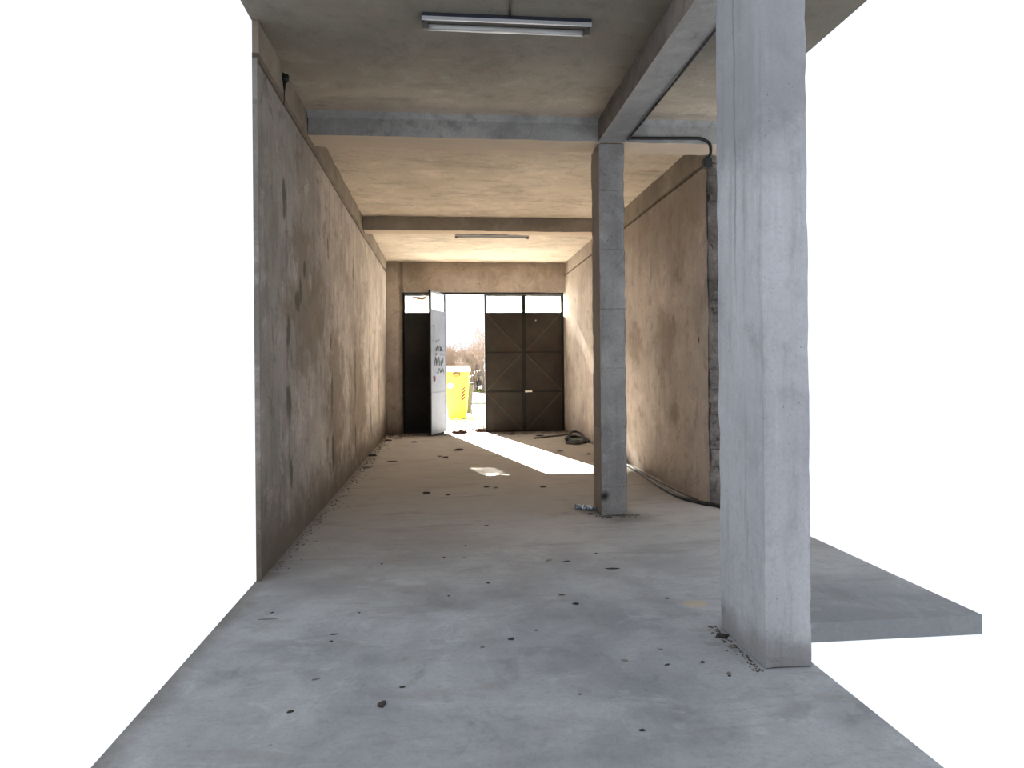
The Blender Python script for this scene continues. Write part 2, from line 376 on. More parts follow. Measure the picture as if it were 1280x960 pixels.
us = MB(); us.box(XL - .02, 3.3, 8.0, YD + .25, ZC + .15, 11.5)  # unseen mass added on top to keep sun off the foreground
tag(us.build('sun_block_upper', M['ledge']), 'unseen plain block added above the hall to keep the sun out', 'wall', kind='structure')
ab = empty('sun_block_tower', (-10.4, 47, 0), 0, label='unseen tall block added beyond the yard to the left to stop sunlight', cat='sun_blocker')  # unseen tower added only to shadow the front of the floor
m = MB(); m.box(-1.5, 1.7, -2, 3, 0, 27); m.build('wall', M['ledge'], ab, True)
m = MB(); m.box(-1.6, 1.8, -2.1, 3.1, 27, 27.4); m.build('block_cap', M['ledge'], ab, True)
wb = MB(); wb.box(-.9, 3.2, -2.4, -2.2, 0, ZC)  # added out of view to dim the light from the front
tag(wb.build('light_block_back', M['ledge']), 'unseen plain wall added behind the viewer to cut front light', 'wall', kind='structure')
# ------------------------------------------------------------------ beams and pillars
def one(name, mat, label, cat, boxes, group=None, kind=None, fillet=None, **k):
    m = MB()
    for b in boxes: m.rough_box(*b, **k)
    if fillet: m.add([(fillet[0], fillet[2] + .01, ZC + .01), (fillet[1], fillet[2] + .01, ZC + .01), (fillet[0], fillet[2] - .055, ZC + .01), (fillet[1], fillet[2] - .055, ZC + .01), (fillet[0], fillet[2] + .01, ZC - .06), (fillet[1], fillet[2] + .01, ZC - .06)], [(0, 2, 4), (1, 5, 3), (2, 3, 5, 4), (0, 4, 5, 1), (0, 1, 3, 2)])
    return tag(at_origin(m.build(name, mat)), label, cat, group, kind)
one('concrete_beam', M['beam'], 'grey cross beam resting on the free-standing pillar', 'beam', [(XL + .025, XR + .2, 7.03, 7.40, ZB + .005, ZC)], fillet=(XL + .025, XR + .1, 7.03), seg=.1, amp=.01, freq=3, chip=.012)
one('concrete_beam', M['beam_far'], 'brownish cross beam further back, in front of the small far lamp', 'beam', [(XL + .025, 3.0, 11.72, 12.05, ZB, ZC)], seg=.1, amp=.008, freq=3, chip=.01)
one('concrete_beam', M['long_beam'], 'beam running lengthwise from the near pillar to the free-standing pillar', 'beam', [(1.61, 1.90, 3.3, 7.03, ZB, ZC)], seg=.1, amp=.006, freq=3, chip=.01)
one('concrete_pillar', M['pillar'], 'free-standing rough concrete pillar with a black soot mark near its foot', 'pillar', [(1.62, 1.90, 7.045, 7.42, 0, ZB + .0)], seg=.06, amp=.004, freq=6, chip=.011)
one('concrete_pillar', M['near_pillar'], 'wide pale whitish concrete pillar standing closest, at the right edge', 'pillar', [(1.62, 1.87, 3.37, 3.95, 0, ZB)], seg=.06, amp=.004, freq=5, chip=.006)

# ------------------------------------------------------------------ steel doors
def rusty(name, ca, cb, rust, amt, rough=.6):
    m, nt, b, o = new_mat(name); g = G(nt); p = g.pos()
    c = g.mix(g.ramp(g.noise(p, 1.6, 6), .35, .65), ca, cb)
    c = g.mix(g.math('MULTIPLY', g.ramp(g.noise(p, 3.7, 8, .7), .5, .68), amt), c, rust)
    nt.links.new(c, b.inputs['Base Color']); b.inputs['Roughness'].default_value = rough; b.inputs['Specular IOR Level'].default_value = .25
    nt.links.new(g.bump(g.noise(p, 3, 3), .15, .05), b.inputs['Normal'])
    return m
M['steel'] = rusty('dark_door_steel', (.022, .018, .014), (.038, .031, .023), (.05, .022, .013), .8)
M['steelL'] = rusty('black_door_steel', (.012, .012, .011), (.022, .02, .018), (.03, .02, .013), .3)
M['frame'] = rusty('door_frame_steel', (.008, .0075, .006), (.013, .012, .010), (.022, .012, .008), .5)
M['pale'] = rusty('pale_door_paint', (.15, .175, .235), (.185, .21, .27), (.19, .19, .20), .3)
M['ink'] = flat('marker_ink', (.10, .13, .12)); M['redink'] = flat('red_ink', (.25, .05, .07))

def pane_mat():
    m = bpy.data.materials.new('dusty_window_glass'); m.use_nodes = True; nt = m.node_tree; nt.nodes.clear(); g = G(nt)
    out = g.n('ShaderNodeOutputMaterial'); t = g.n('ShaderNodeBsdfTransparent'); t.inputs[0].default_value = (.93, .94, .93, 1)
    d = g.n('ShaderNodeBsdfTranslucent'); d.inputs[0].default_value = (.9, .9, .88, 1)
    gl = g.n('ShaderNodeBsdfGlossy'); gl.inputs['Roughness'].default_value = .1
    f = g.ramp(g.noise(g.pos(), 5, 6), .3, .7, .72, .85)
    a = g.n('ShaderNodeMixShader'); g.put(a.inputs[0], f); nt.links.new(t.outputs[0], a.inputs[1]); nt.links.new(d.outputs[0], a.inputs[2])
    b = g.n('ShaderNodeMixShader'); b.inputs[0].default_value = .05; nt.links.new(a.outputs[0], b.inputs[1]); nt.links.new(gl.outputs[0], b.inputs[2])
    nt.links.new(b.outputs[0], out.inputs[0]); return m
M['pane'] = pane_mat()

fr = MB()
fr.box(DX0, DX1, YD + .03, YD + .10, DZ - .045, DZ)
fr.box(DX0, DX0 + .035, YD + .03, YD + .10, 0, DZ)
fr.box(DX1 - .035, DX1, YD + .03, YD + .10, 0, DZ)
tag(fr.build('trim_3', M['frame']), 'dark steel frame around the row of tall doors', 'door frame', kind='structure')

LW, Z0, Z1 = .965, .035, 3.35
def leaf(name, loc, rz, diag, label, sheet, out_sheet=None, broken=False):
    Z0 = .035 if out_sheet else -.004; RZ = [Z0, .98, 1.94, 2.90, Z1]
    """leaf in local coordinates: x runs 0..LW from the hinge, -y is the face seen from inside when closed"""
    e = empty(name, loc, rz, label=label, cat='door', kind='structure')
    s = MB(); s.box(.01, LW - .01, .0, .012, Z0, RZ[3]); s.build('steel_sheet', sheet, e, True)
    if out_sheet:
        o = MB(); o.box(.0, LW, .013, .022, Z0 + .01, RZ[3] + .01)
        for z in (RZ[1], RZ[2], Z0 + .05): o.box(0, LW, .022, .034, z - .028, z + .028)
        o.box(0, .03, .022, .03, Z0, Z1); o.box(LW - .03, LW, .022, .03, Z0, Z1)
        o.box(0, LW, .022, .03, Z1 - .03, Z1); o.box(0, LW, .022, .03, RZ[3] - .02, RZ[3] + .02)
        o.build('outer_sheet', out_sheet, e, True)
    f = MB()
    for x in (.0, LW - .045): f.box(x, x + .045, -.03, .014, Z0, Z1)
    for i, z in enumerate(RZ):
        w = .034; z0 = z if i == 0 else (z - w if i == 4 else z - w / 2); f.box(.035, LW - .035, -.026, .012, z0, z0 + w)
    f.build('leaf_frame', M['frame'] if sheet is not M['steelL'] else M['steelL'], e, True)
    for i in range(3):
        a, b = (.05, LW - .05) if (i % 2 == 0) == diag else (LW - .05, .05)
        d = MB(); lo, hi = RZ[i] + .03, RZ[i + 1] - .03
        d.bar((a, -.012, lo), (b, -.012, hi), .035, .022); d.build('diagonal_brace', M['brace'] if sheet is not M['steelL'] else M['steelL'], e, True)
    p = MB()
    if broken:
        p.prism([(.035, 2.92), (LW - .035, 2.92), (LW - .035, 3.31), (.44, 3.31), (.40, 3.27), (.30, 3.235), (.17, 3.25), (.10, 3.30), (.035, 3.315)], -.003, .003)
    else: p.box(.035, LW - .035, -.003, .003, 2.915, 3.318)
    p.build('window_pane', M['pane'], e, True)
    return e
M['brace'] = rusty('brace_steel', (.036, .032, .024), (.055, .048, .034), (.05, .03, .016), .5)

dl = leaf('door_1', (DX0 + .015, YD + .06, 0), 0, False, 'nearly black steel door leaf at the left, shut, with a broken top pane', M['steelL'], broken=True)
sh = MB(); sh.prism([(.20, 3.30), (.40, 3.285), (.60, 3.315), (.56, 3.25), (.47, 3.205), (.33, 3.225)], -.012, -.006); sh.build('torn_cardboard', flat('torn_cardboard', (.42, .25, .14)), dl, True)
d3 = leaf('door_3', (.99, YD + .06, 0), 0, False, 'shut rusty brown steel door leaf just right of the daylight gap', M['steel'])
d4 = leaf('door_4', (1.95, YD + .055, 0), 0, True, 'shut dark steel door leaf furthest right, with a small white latch', M['steel'])
lt = MB(); lt.box(.02, .19, -.06, -.035, .965, 1.0); lt.box(.03, .06, -.036, -.024, .955, 1.01); tag(lt.build('latch', flat('white_latch', (.8, .76, .66)), d4, True), 'small white latch')
pl = MB(); pl.tube([(.30, .0, 2.72), (.30, -.04, 2.72)], .014, 10); pl.build('bolt_head', flat('bolt', (.5, .48, .45)), d4, True)
for dd, pts in ((d3, [(.25, 3.06), (.26, 3.20)]),):
    k = MB()
    for (x, z) in pts: k.lump((x, -.012, z), .02, .006, .02, int(z * 100), 1)
    k.build('dirt_spot', flat('dirt_spot', (.2, .2, .19)), dd, True)
# the open leaf: hinged at X = .02, swung into the hall; its pale outer face looks towards the gap
ang = math.atan2(15.80 - YD, -.31 - .02)
d2 = leaf('door_2', (.02, YD, 0), ang, True, 'open door leaf swung inwards, pale grey-blue outer face with scribbles', M['steelL'], M['pale'])
# swing so that the outer sheet (+y local) faces the gap
def squig(mb, cx, cz, w, h, n, seed):
    random.seed(seed); pts = []
    for i in range(n):
        t = i / n
        pts.append((cx + w * (t - .5) + random.uniform(-.05, .05), .029, cz + random.uniform(-h, h)))
    P = [Vector(p) for p in pts]; out = []
    for i in range(len(P) - 1):
        for k in range(4): out.append(P[i].lerp(P[i + 1], k / 4))
    mb.tube(out, .007, 5)
gi = MB(); squig(gi, .45, 1.98, .6, .14, 16, 4); squig(gi, .5, 1.72, .62, .13, 20, 9); squig(gi, .4, 1.5, .5, .07, 12, 2); squig(gi, .55, 2.2, .35, .05, 7, 5)
tag(gi.build('graffiti', M['ink'], d2, True), 'dark scribbled graffiti')
gr = MB(); squig(gr, .8, 1.32, .15, .1, 8, 12); tag(gr.build('graffiti', M['redink'], d2, True), 'small reddish scribble')
hd = MB(); hd.tube([(.86, .03, 2.55), (.86, .06, 2.55), (.86, .06, 2.2), (.86, .03, 2.2)], .005, 6); hd.build('door_handle', M['frame'], d2, True)

# ------------------------------------------------------------------ fluorescent fittings
M['enamel'] = flat('grey_enamel', (.52, .53, .55), .35, 0, .05)
M['navy'] = flat('housing_shade', (.035, .04, .06), .5)  # housing coloured dark to stand for its shaded near side
M['tube'] = flat('glass_tube', (.42, .42, .41), .12, 0, .03, spec=.8)
M['cav'] = flat('fitting_underside', (.12, .11, .095), .5)
def fitting(name, x0, x1, y, z, w, h, label, tilt=0, sc=1):
    e = empty(name, ((x0 + x1) / 2, y, z), tilt, label=label, cat='ceiling lamp', group=None)
    L = (x1 - x0) / 2
    b = MB(); b.box(-L, L, -w / 2, w / 2, .03, h); b.build('housing', M['navy'], e, True, bevel=.004)
    c = MB(); c.box(-L + .02, L - .02, -w / 2 + .012, w / 2 - .012, .024, .0305); c.build('reflector', M['cav'], e, True)
    for s_ in (-1, 1):
        l = MB(); yy = s_ * (w / 2 - .008); l.box(-L, L, yy - .009, yy + .009, .010, .034); l.build('side_lip', M['enamel'], e, True)
    t = MB(); t.tube([(-L + .045, .016, .006), (L - .045, .016, .006)], .019, 14); t.build('fluorescent_tube', M['tube'], e, True)
    for s_ in (-1, 1):
        k = MB(); k.box(s_ * (L - .02) - .022, s_ * (L - .02) + .022, -.012, .046, -.022, .032); k.build('lamp_holder', M['cav'], e, True)
    return e
fitting('fluorescent_lamp', -.14, 1.11, 5.09, ZC - .062, .17, .062, 'near fluorescent fitting, the larger one, on the ceiling before the first beam', .0)
fitting('fluorescent_lamp', .23, 1.63, 13.05, ZC - .09, .12, .09, 'far fluorescent fitting, the smaller one, between the back beam and doors', .0)

# ------------------------------------------------------------------ cables
M['black'] = flat('black_rubber', (.012, .012, .013), .5)
M['browncab'] = flat('dusty_cable', (.10, .07, .05), .6)
def smooth(pts, n=8):
    P = [Vector(p) for p in pts]; out = []
    for i in range(len(P) - 1):
        a, b, c, d = P[max(i - 1, 0)], P[i], P[i + 1], P[min(i + 2, len(P) - 1)]
        for k in range(n):
            t = k / n
            out.append(.5 * ((2 * b) + (-a + c) * t + (2 * a - 5 * b + 4 * c - d) * t * t + (-a + 3 * b - 3 * c + d) * t ** 3))
    out.append(P[-1]); return out
def cable(name, pts, r, mat, label, cat='cable', sm=True, n=8):
    m = MB(); m.tube(smooth(pts) if sm else pts, r, n); return tag(at_origin(m.build(name, mat)), label, cat)
cable('ceiling_cable', [(.47, YC0, ZC - .008), (.50, 5.02, ZC - .008)], .008, M['black'], 'thin black cable on the ceiling leading into the near lamp', sm=False)
cable('ceiling_cable', [(1.63, 13.05, ZC - .03), (1.75, 13.05, ZC - .012), (2.98, 13.05, ZC - .012)], .010, M['browncab'], 'thin cable from the far lamp across the ceiling to the right wall', sm=False)
cable('wall_cable', [(xr(13.4) - .01, 13.3, 3.80), (xr(13.8) - .01, 13.8, 3.72), (xr(14.6) - .012, 14.5, 3.60), (xr(14.6) - .012, 14.6, 3.45), (xr(14.6) - .012, 14.6, 2.5), (xr(14.6) - .012, 14.6, 1.56)], .012, M['browncab'], 'thin conduit dropping down the right wall beside the doors', sm=False)
cable('beam_cable', [(1.895, 3.96, ZB - .008), (1.895, 5.4, ZB - .010), (1.895, 6.9, ZB - .008)], .010, M['black'], 'black cable along the bottom edge of the lengthwise beam')
cb = empty('power_cable', (2.85, 7.0, 3.7), 0, label='thick black cable bent down from the cross beam to a junction box', cat='cable')
m = MB(); m.tube(smooth([(1.91, 7.005, 3.935), (2.2, 7.005, 3.94), (2.6, 7.005, 3.95), (2.72, 7.005, 3.945), (2.80, 7.005, 3.90), (2.815, 7.0, 3.82), (2.80, 7.0, 3.76), (2.775, 7.0, 3.72)]), .017, 10)
m.build('cable', M['black'], cb)
m = MB(); m.box(2.73, 2.82, 6.97, 7.05, 3.64, 3.74); m.tube([(2.775, 7.0, 3.72), (2.775, 7.0, 3.76)], .022, 10); m.build('junction_box', M['black'], cb, bevel=.01)

# hose on the floor along the right wall (points measured on the floor)
cable('rubber_hose', [(2.86, 11.2, .012), (2.83, 9.9, .012), (2.76, 8.9, .015), (2.74, 8.2, .018), (2.76, 7.8, .02), (2.88, 7.46, .02), (3.0, 7.25, .02), (3.05, 6.6, .02)],
      .024, M['black'], 'long black hose lying on the floor along the right wall', 'hose')
cable('cable_strand', [(2.90, 11.6, .008), (2.88, 10.2, .008), (2.86, 9.1, .008), (2.87, 8.3, .01), (2.91, 7.7, .01)], .010, M['browncab'], 'thin dusty cable between the black hose and the right wall', 'cable')
m = MB(); random.seed(11)
pts = []
for k in range(40):
    a = k / 40 * 2 * PI * 2.6; rx = .42 + .06 * math.sin(a * 1.7); ry = .95 + .15 * math.cos(a * .9)
    pts.append((3.02 - .24 + rx * .9 * math.cos(a) * .55, 14.3 + ry * .8 * math.sin(a) * .7, .022 + .018 * (k % 9) / 9 + .02 * abs(math.sin(a * 1.3))))
m.tube(smooth(pts, 3), .021, 8)
m.tube(smooth([(2.55, 14.2, .04), (2.75, 14.9, .12), (2.92, 15.0, .13), (2.98, 14.4, .05), (2.7, 13.6, .03), (2.45, 13.75, .03)]), .022, 8)
tag(at_origin(m.build('hose_coil', M['black'])), 'tangled black hose coil on the floor beside the far wall corner', 'hose')
cable('metal_rod', [(1.95, 14.9, .02), (2.4, 15.2, .025), (2.9, 15.55, .03)], .018, flat('dark_rod', (.05, .035, .03)), 'thin dark rod lying on the floor left of the hose coil', 'rod')

# small black bracket high on the left wall
m = MB(); m.lump((XL + .04, 6.0, 4.02), .035, .05, .045, 3, 2, .5); m.tube([(XL + .03, 6.0, 4.0), (XL + .03, 6.01, 3.93), (XL + .027, 6.0, 3.80)], [.02, .006, .004], 6)

tag(m.build('wall_hook', M['black']), 'small black hook high on the left wall by the ceiling', 'hook')

# ------------------------------------------------------------------ litter
M['debris'] = flat('dark_debris', (.035, .03, .026), .9)
M['leaf'] = flat('dead_leaf', (.07, .028, .012), .8, var=.3)
M['rubble'] = flat('grey_rubble', (.16, .15, .135), .9)
# crushed can
e = empty('crushed_can', (1.52, 7.36, 0), math.radians(-30), label='crushed silver and blue can lying beside the foot of the pillar', cat='can')
rings = []
for i in range(9):
    t = i / 8; x = -.11 + .22 * t; r = (.026 if i in (0, 8) else .034) * (1 + .12 * math.sin(i * 2.3))
    rings.append([(x, r * 1.1 * math.cos(a) + .006 * math.sin(i * 1.9), .033 + r * .92 * math.sin(a) * (1 - .25 * math.sin(i * 1.1) ** 2)) for a in [2 * PI * k / 14 for k in range(14)]])
mc, nt, b, o = new_mat('can_print'); g = G(nt); c = g.mix(g.ramp(g.noise(g.pos(), 30, 3), .48, .54), (.72, .74, .74), (.12, .2, .3)); nt.links.new(c, b.inputs[0]); b.inputs['Metallic'].default_value = .4; b.inputs['Roughness'].default_value = .3
m = MB(); m.loft(rings, True, True); m.build('can_body', mc, e, True)
m = MB(); m.tube([(-.116, 0, .034), (-.109, 0, .034)], .027, 14); m.build('can_rim', flat('blue_rim', (.03, .08, .2), .4), e, True)

def heap(x, y, w, label, seed):
    random.seed(seed); m = MB()
    m.lump((x, y, .02), w * .36, w * .25, .07, seed, 2, .6)
    for k in range(26):
        a = random.uniform(0, 2 * PI); r = random.uniform(0, w * .5); c = Vector((x + r * math.cos(a), y + .6 * r * math.sin(a), .012 + max(0, (.5 * w - r)) * random.uniform(.2, .7)))
        d = Vector((random.uniform(-1, 1), random.uniform(-1, 1), random.uniform(-.2, .7))).normalized() * random.uniform(.035, .075); n = d.orthogonal().normalized() * random.uniform(.015, .035)
        n.z = abs(n.z); c.z = max(c.z, .01 + abs(d.z))
        m.add([c - d, c + n, c + d, c - n * .6], [(0, 1, 2, 3)])
    return tag(at_origin(m.build('leaf_pile', M['leaf'])), label, 'leaf pile')
heap(.36, 16.55, .46, 'pile of dead brown leaves in the doorway beside the open leaf', 1)
heap(.90, 16.9, .42, 'pile of dead leaves and rubble against the shut brown door leaf', 2)

def floor_pt(px, py):           # measured floor positions of the crumbs (camera 1.55 m high)
    f = 860.; yaw = math.atan(85 / f); cr, sr = math.cos(.0085), math.sin(.0085)
    u = px - 640; v = 460.3 - py; x = u * cr + v * sr; y = -u * sr + v * cr
    d = Vector((math.sin(yaw), math.cos(yaw), 0)) * f + Vector((math.cos(yaw), -math.sin(yaw), 0)) * x + Vector((0, 0, 1)) * y
    t = -1.55 / d.z; return d.x * t, d.y * t
# x, y on the floor, length, breadth, turn
crumbs = [(478, 881, .024, .036, -.3), (766, 711, .062, .016, -.1), (639, 799, .022, .018, 0), (686, 701, .04, .018, .6), (610, 729, .016, .014, 0), (555, 697, .015, .013, 0),
          (580, 697, .015, .012, 0), (720, 755, .026, .018, -.4), (702, 744, .03, .01, 0), (781, 826, .022, .012, -.5), (834, 831, .022, .009, .4), (803, 913, .02, .011, 0), (826, 812, .016, .01, 0),
          (834, 748, .015, .012, 0), (670, 788, .012, .01, 0), (603, 809, .016, .012, .2), (418, 793, .03, .009, .1), (414, 802, .013, .012, 0), (395, 849, .03, .01, .4), (363, 890, .02, .013, .5),
          (503, 859, .018, .012, 0), (336, 774, .07, .01, 0), (340, 766, .016, .009, .7), (878, 828, .016, .012, 0), (911, 842, .018, .013, .6), (912, 845, .012, .01, 0), (903, 796, .05, .03, 0), (915, 809, .03, .02, 0),
          (582, 682, .012, .01, 0), (708, 702, .04, .015, .1), (768, 698, .016, .01, 0), (745, 692, .015, .01, 0), (477, 705, .014, .01, 0), (725, 868, .012, .01, 0), (449, 766, .01, .009, 0), (561, 745, .012, .01, 0),
          (952, 763, .02, .02, 0), (679, 609, .05, .035, 0), (608, 609, .04, .03, 0), (620, 610, .03, .03, 0), (533, 617, .06, .05, 0), (573, 563, .12, .07, .3), (550, 571, .06, .05, 0), (557, 572, .06, .04, 0),
          (518, 553, .09, .05, .1), (458, 585, .09, .05, .2), (465, 570, .11, .07, 0), (490, 577, .12, .03, .1), (700, 564, .07, .05, 0), (735, 568, .06, .04, 0), (608, 657, .03, .012, 0), (797, 644, .035, .025, 0), (738, 643, .04, .025, 0),
          (761, 647, .05, .02, 0), (416, 632, .03, .02, 0), (560, 619, .04, .02, 0), (486, 551, .1, .06, 0), (498, 548, .12, .05, .3), (640, 543, .1, .06, 0), (675, 545, .12, .05, 0), (620, 545, .07, .05, 0)]
for i, (px, py, a, b_, r) in enumerate(crumbs):
    x, y = floor_pt(px, py); m = MB(); hgt = min(a, b_) * .55
    m.lump((0, 0, hgt * .25), a * .8, b_ * .8, hgt * .7, i, 2, .55, r)
    o = m.build('debris_crumb', M['debris'] if i % 3 or i == 0 else M['rubble']); o.location = (x, y, 0)
    if i == 0: lab = 'oval dark pebble alone nearest the camera on the bare floor'
    elif i == 1: lab = 'long flat dark scrap on the floor, right of centre in front of the pillar'
    elif i == 2: lab = 'round dark crumb in the middle of the foreground floor'
    else:
        lab = 'small dark crumb of dirt scattered on the concrete floor'; o['group'] = 'crumbs of dirt scattered on the floor'
    tag(o, lab, 'debris')
# loose plaster dust along the left wall and the pillar foot: uncountable
random.seed(21); m = MB()
for k in range(420):
    y = random.uniform(5.3, 16.6); x = XL + .03 + abs(random.gauss(0, .07)); s = random.uniform(.002, .008) * (1.0 + .07 * (y - 5))
    m.lump((x, y, s * .3), s * 1.5, s, s * .7, k % 17, 1, .4, random.uniform(0, 3))
for k in range(260):
    x = random.uniform(-1.2, 3.05); y = 16.60 - abs(random.gauss(0, .35)); s = random.uniform(.006, .016)
    m.lump((x, y, s * .3), s * 1.5, s, s * .6, k % 17, 1, .4, random.uniform(0, 3))
for k in range(130):
    x = random.uniform(1.55, 2.0); y = 7.08 - abs(random.gauss(0, .07)); s = random.uniform(.003, .008)
    m.lump((x, y, s * .3), s * 1.5, s, s * .6, k % 17, 1, .4, random.uniform(0, 3))
for k in range(160):
    y = random.uniform(3.35, 3.98); x = 1.60 - abs(random.gauss(0, .03)); s = random.uniform(.002, .006)
    m.lump((x, y, s * .3), s * 1.5, s, s * .6, k % 17, 1, .4, random.uniform(0, 3))
tag(m.build('loose_grit', flat('grit', (.11, .09, .07), .95)), 'loose grit and dust gathered along the wall feet', 'grit', kind='stuff')

# ------------------------------------------------------------------ outside the doors
M['yard'] = flat('sunlit_yard', (.62, .60, .56), .9, var=.06, sc=2)
M['kerb'] = flat('kerb_stone', (.24, .29, .27), .9)
M['grass'] = flat('verge_grass', (.10, .13, .03), .95, var=.4)
m = MB(); m.box(-4, 7.5, YD + .12, 45, -.15, -.02)
tag(m.build('ground', M['yard']), 'sun-bleached paved yard outside the doors', 'ground', kind='structure')
m = MB(); m.box(-3.5, 7.5, 30.0, 30.25, -.02, .10)
tag(at_origin(m.build('kerb', M['kerb'])), 'pale kerb line crossing the yard outside', 'kerb')
m = MB(); m.box(-5, 9, 45, 60, -.15, 0)
random.seed(5)
for k in range(2500):
    x = random.uniform(-1, 5); y = random.uniform(44.8, 50); h = random.uniform(.06, .22); a = random.uniform(0, 3)
    m.add([(x - .03 * math.cos(a), y, -.01), (x + .03 * math.cos(a), y, -.01), (x + random.uniform(-.05, .05), y, h)], [(0, 1, 2)])
tag(m.build('grass_verge', M['grass']), 'yellow-green grass verge beyond the yard', 'grass', kind='stuff')

# yellow container
ye = flat('yellow_plastic', (.93, .86, .03), .45, var=.04); whi = flat('sticker_white_lid_glare', (.93, .93, .85), .5, var=.03); M['darkbin'] = flat('dark_plastic', (.014, .013, .015), .5)
BX, BY = .385, 21.2
e = empty('recycling_container', (BX, BY + .4, 0), 0, label='tall bright yellow recycling container with a round mouth, seen through the gap', cat='container')
def rr(w, d, z, cy=0, r=.07, n=5):
    pts = []
    for sx, sy, a0 in ((1, 1, 0), (-1, 1, 90), (-1, -1, 180), (1, -1, 270)):
        for k in range(n):
            a = math.radians(a0 + 90 * k / (n - 1)); pts.append((sx * (w / 2 - r) + r * math.cos(a), cy + sy * (d / 2 - r) + r * math.sin(a), z))
    return pts
m = MB(); m.loft([rr(.58, .62, .02), rr(.60, .66, .08), rr(.70, .76, .75), rr(.77, .82, 1.30), rr(.80, .84, 1.34), rr(.80, .84, 1.47)], True, False); m.build('container_body', ye, e, True)
m = MB(); m.loft([rr(.84, .88, 1.46), rr(.86, .90, 1.48), rr(.84, .88, 1.60), rr(.78, .8, 1.64)], True, False)
m.build('lid', whi, e, True)  # yellow lid coloured white: sun glare on its top painted in
m = MB()
pts = [(.13 * math.cos(a), .0, .12 * math.sin(a) * (.5 if math.sin(a) > 0 else 1)) for a in [2 * PI * k / 20 for k in range(20)]]
m.loft([[(x, -.465 + d, 1.40 + z) for x, y, z in pts] for d in (0, .05)]); m.build('mouth', flat('mouth_hole_dark', (.06, .035, .02)), e, True)  # dark disc in place of the hole, its inner shade painted
m = MB(); m.loft([[(x * .62, -.475 + d, 1.365 + z * .6) for x, y, z in pts] for d in (0, .05)]); tag(m.build('mouth_flap', flat('orange_flap', (.30, .12, .01)), e, True), 'orange flap inside the mouth')
m = MB(); m.loft([[(-.2 + x * .7, -.412 + d, 1.05 + abs(z) * (1 if z > 0 else -1) * .9) for x, y, z in pts] for d in (0, .03)]); tag(m.build('sticker', whi, e, True), 'round white sticker')
m = MB()
for k in range(4): m.bar((.13, -.385, .56 + .1 * k), (.25, -.405, .68 + .1 * k), .05, .03)
tag(m.build('warning_stripes', flat('red_stripe', (.10, .012, .015)), e, True), 'slanting red warning stripes')
for s_ in (-1, 1):
    for t_ in (-1, 1):
        m = MB(); m.tube([(s_ * .2 - .02, t_ * .22, .05), (s_ * .2 + .02, t_ * .22, .05)], .05, 12); m.build('castor', M['darkbin'], e, True)

e2 = empty('wheeled_bin', (.68, 22.75, 0), 0, label='dark grey wheeled bin half hidden behind the yellow container', cat='bin')
m = MB(); m.loft([rr(.40, .5, .08), rr(.42, .52, .12), rr(.54, .66, .98), rr(.58, .7, 1.0)], True); m.build('bin_body', M['darkbin'], e2, True)
m = MB(); m.loft([rr(.6, .72, 1.0), rr(.6, .72, 1.03), rr(.5, .6, 1.09)], True); m.build('lid', M['darkbin'], e2, True)
m = MB()
for s_ in (-1, 1): m = MB(); m.tube([(s_ * .22 - .03, .22, .1), (s_ * .22 + .03, .22, .1)], .1, 14); m.build('wheel', M['darkbin'], e2, True)

# small parked car far beyond the verge
def car(x, y, rz):
    e = empty('parked_car', (x, y, 0), rz, label='pale parked car far off beyond the grass verge', cat='car')
    prof = [(-2.0, .35), (-2.02, .75), (-1.75, .88), (-1.15, .95), (-.6, 1.38), (.7, 1.42), (1.35, .98), (1.95, .86), (2.05, .6), (2.0, .32)]
    m = MB(); m.prism(prof, -.8, .8); m.build('car_body', flat('pale_paint', (.35, .29, .29), .35), e, True, bevel=.06)
    m = MB(); m.prism([(-1.0, .98), (-.55, 1.32), (.62, 1.35), (1.15, 1.0)], -.815, .815); m.build('side_windows', flat('car_glass', (.12, .14, .18), .1), e, True)
    for sx in (-1.25, 1.3):
        for sy in (-.72, .72):
            m = MB(); m.tube([(sx, sy - .1, .31), (sx, sy + .1, .31)], .31, 16); m.build('wheel', M['darkbin'], e, True)
car(3.0, 51.5, math.radians(8))

# wire fence
e = empty('wire_fence', (2.6, 49, 0), 0, label='low bluish wire fence in front of the bare trees', cat='fence')
m = MB()
for i in range(70): m.bar((-1 + .1 * i - 0, 0, .05), (-1 + .1 * i, 0, 1.15), .012, .012)
for z in (.1, .4, .7, 1.0, 1.15): m.bar((-1, 0, z), (6, 0, z), .014, .014, (0, 1, 0))
m.build('mesh_panel', flat('fence_wire', (.08, .11, .15)), e, True)
for i in range(4):
    m = MB(); m.bar((-1 + i * 2.2, 0, 0), (-1 + i * 2.2, 0, 1.25), .06, .06); m.build('post', flat('fence_post', (.1, .11, .13)), e, True)

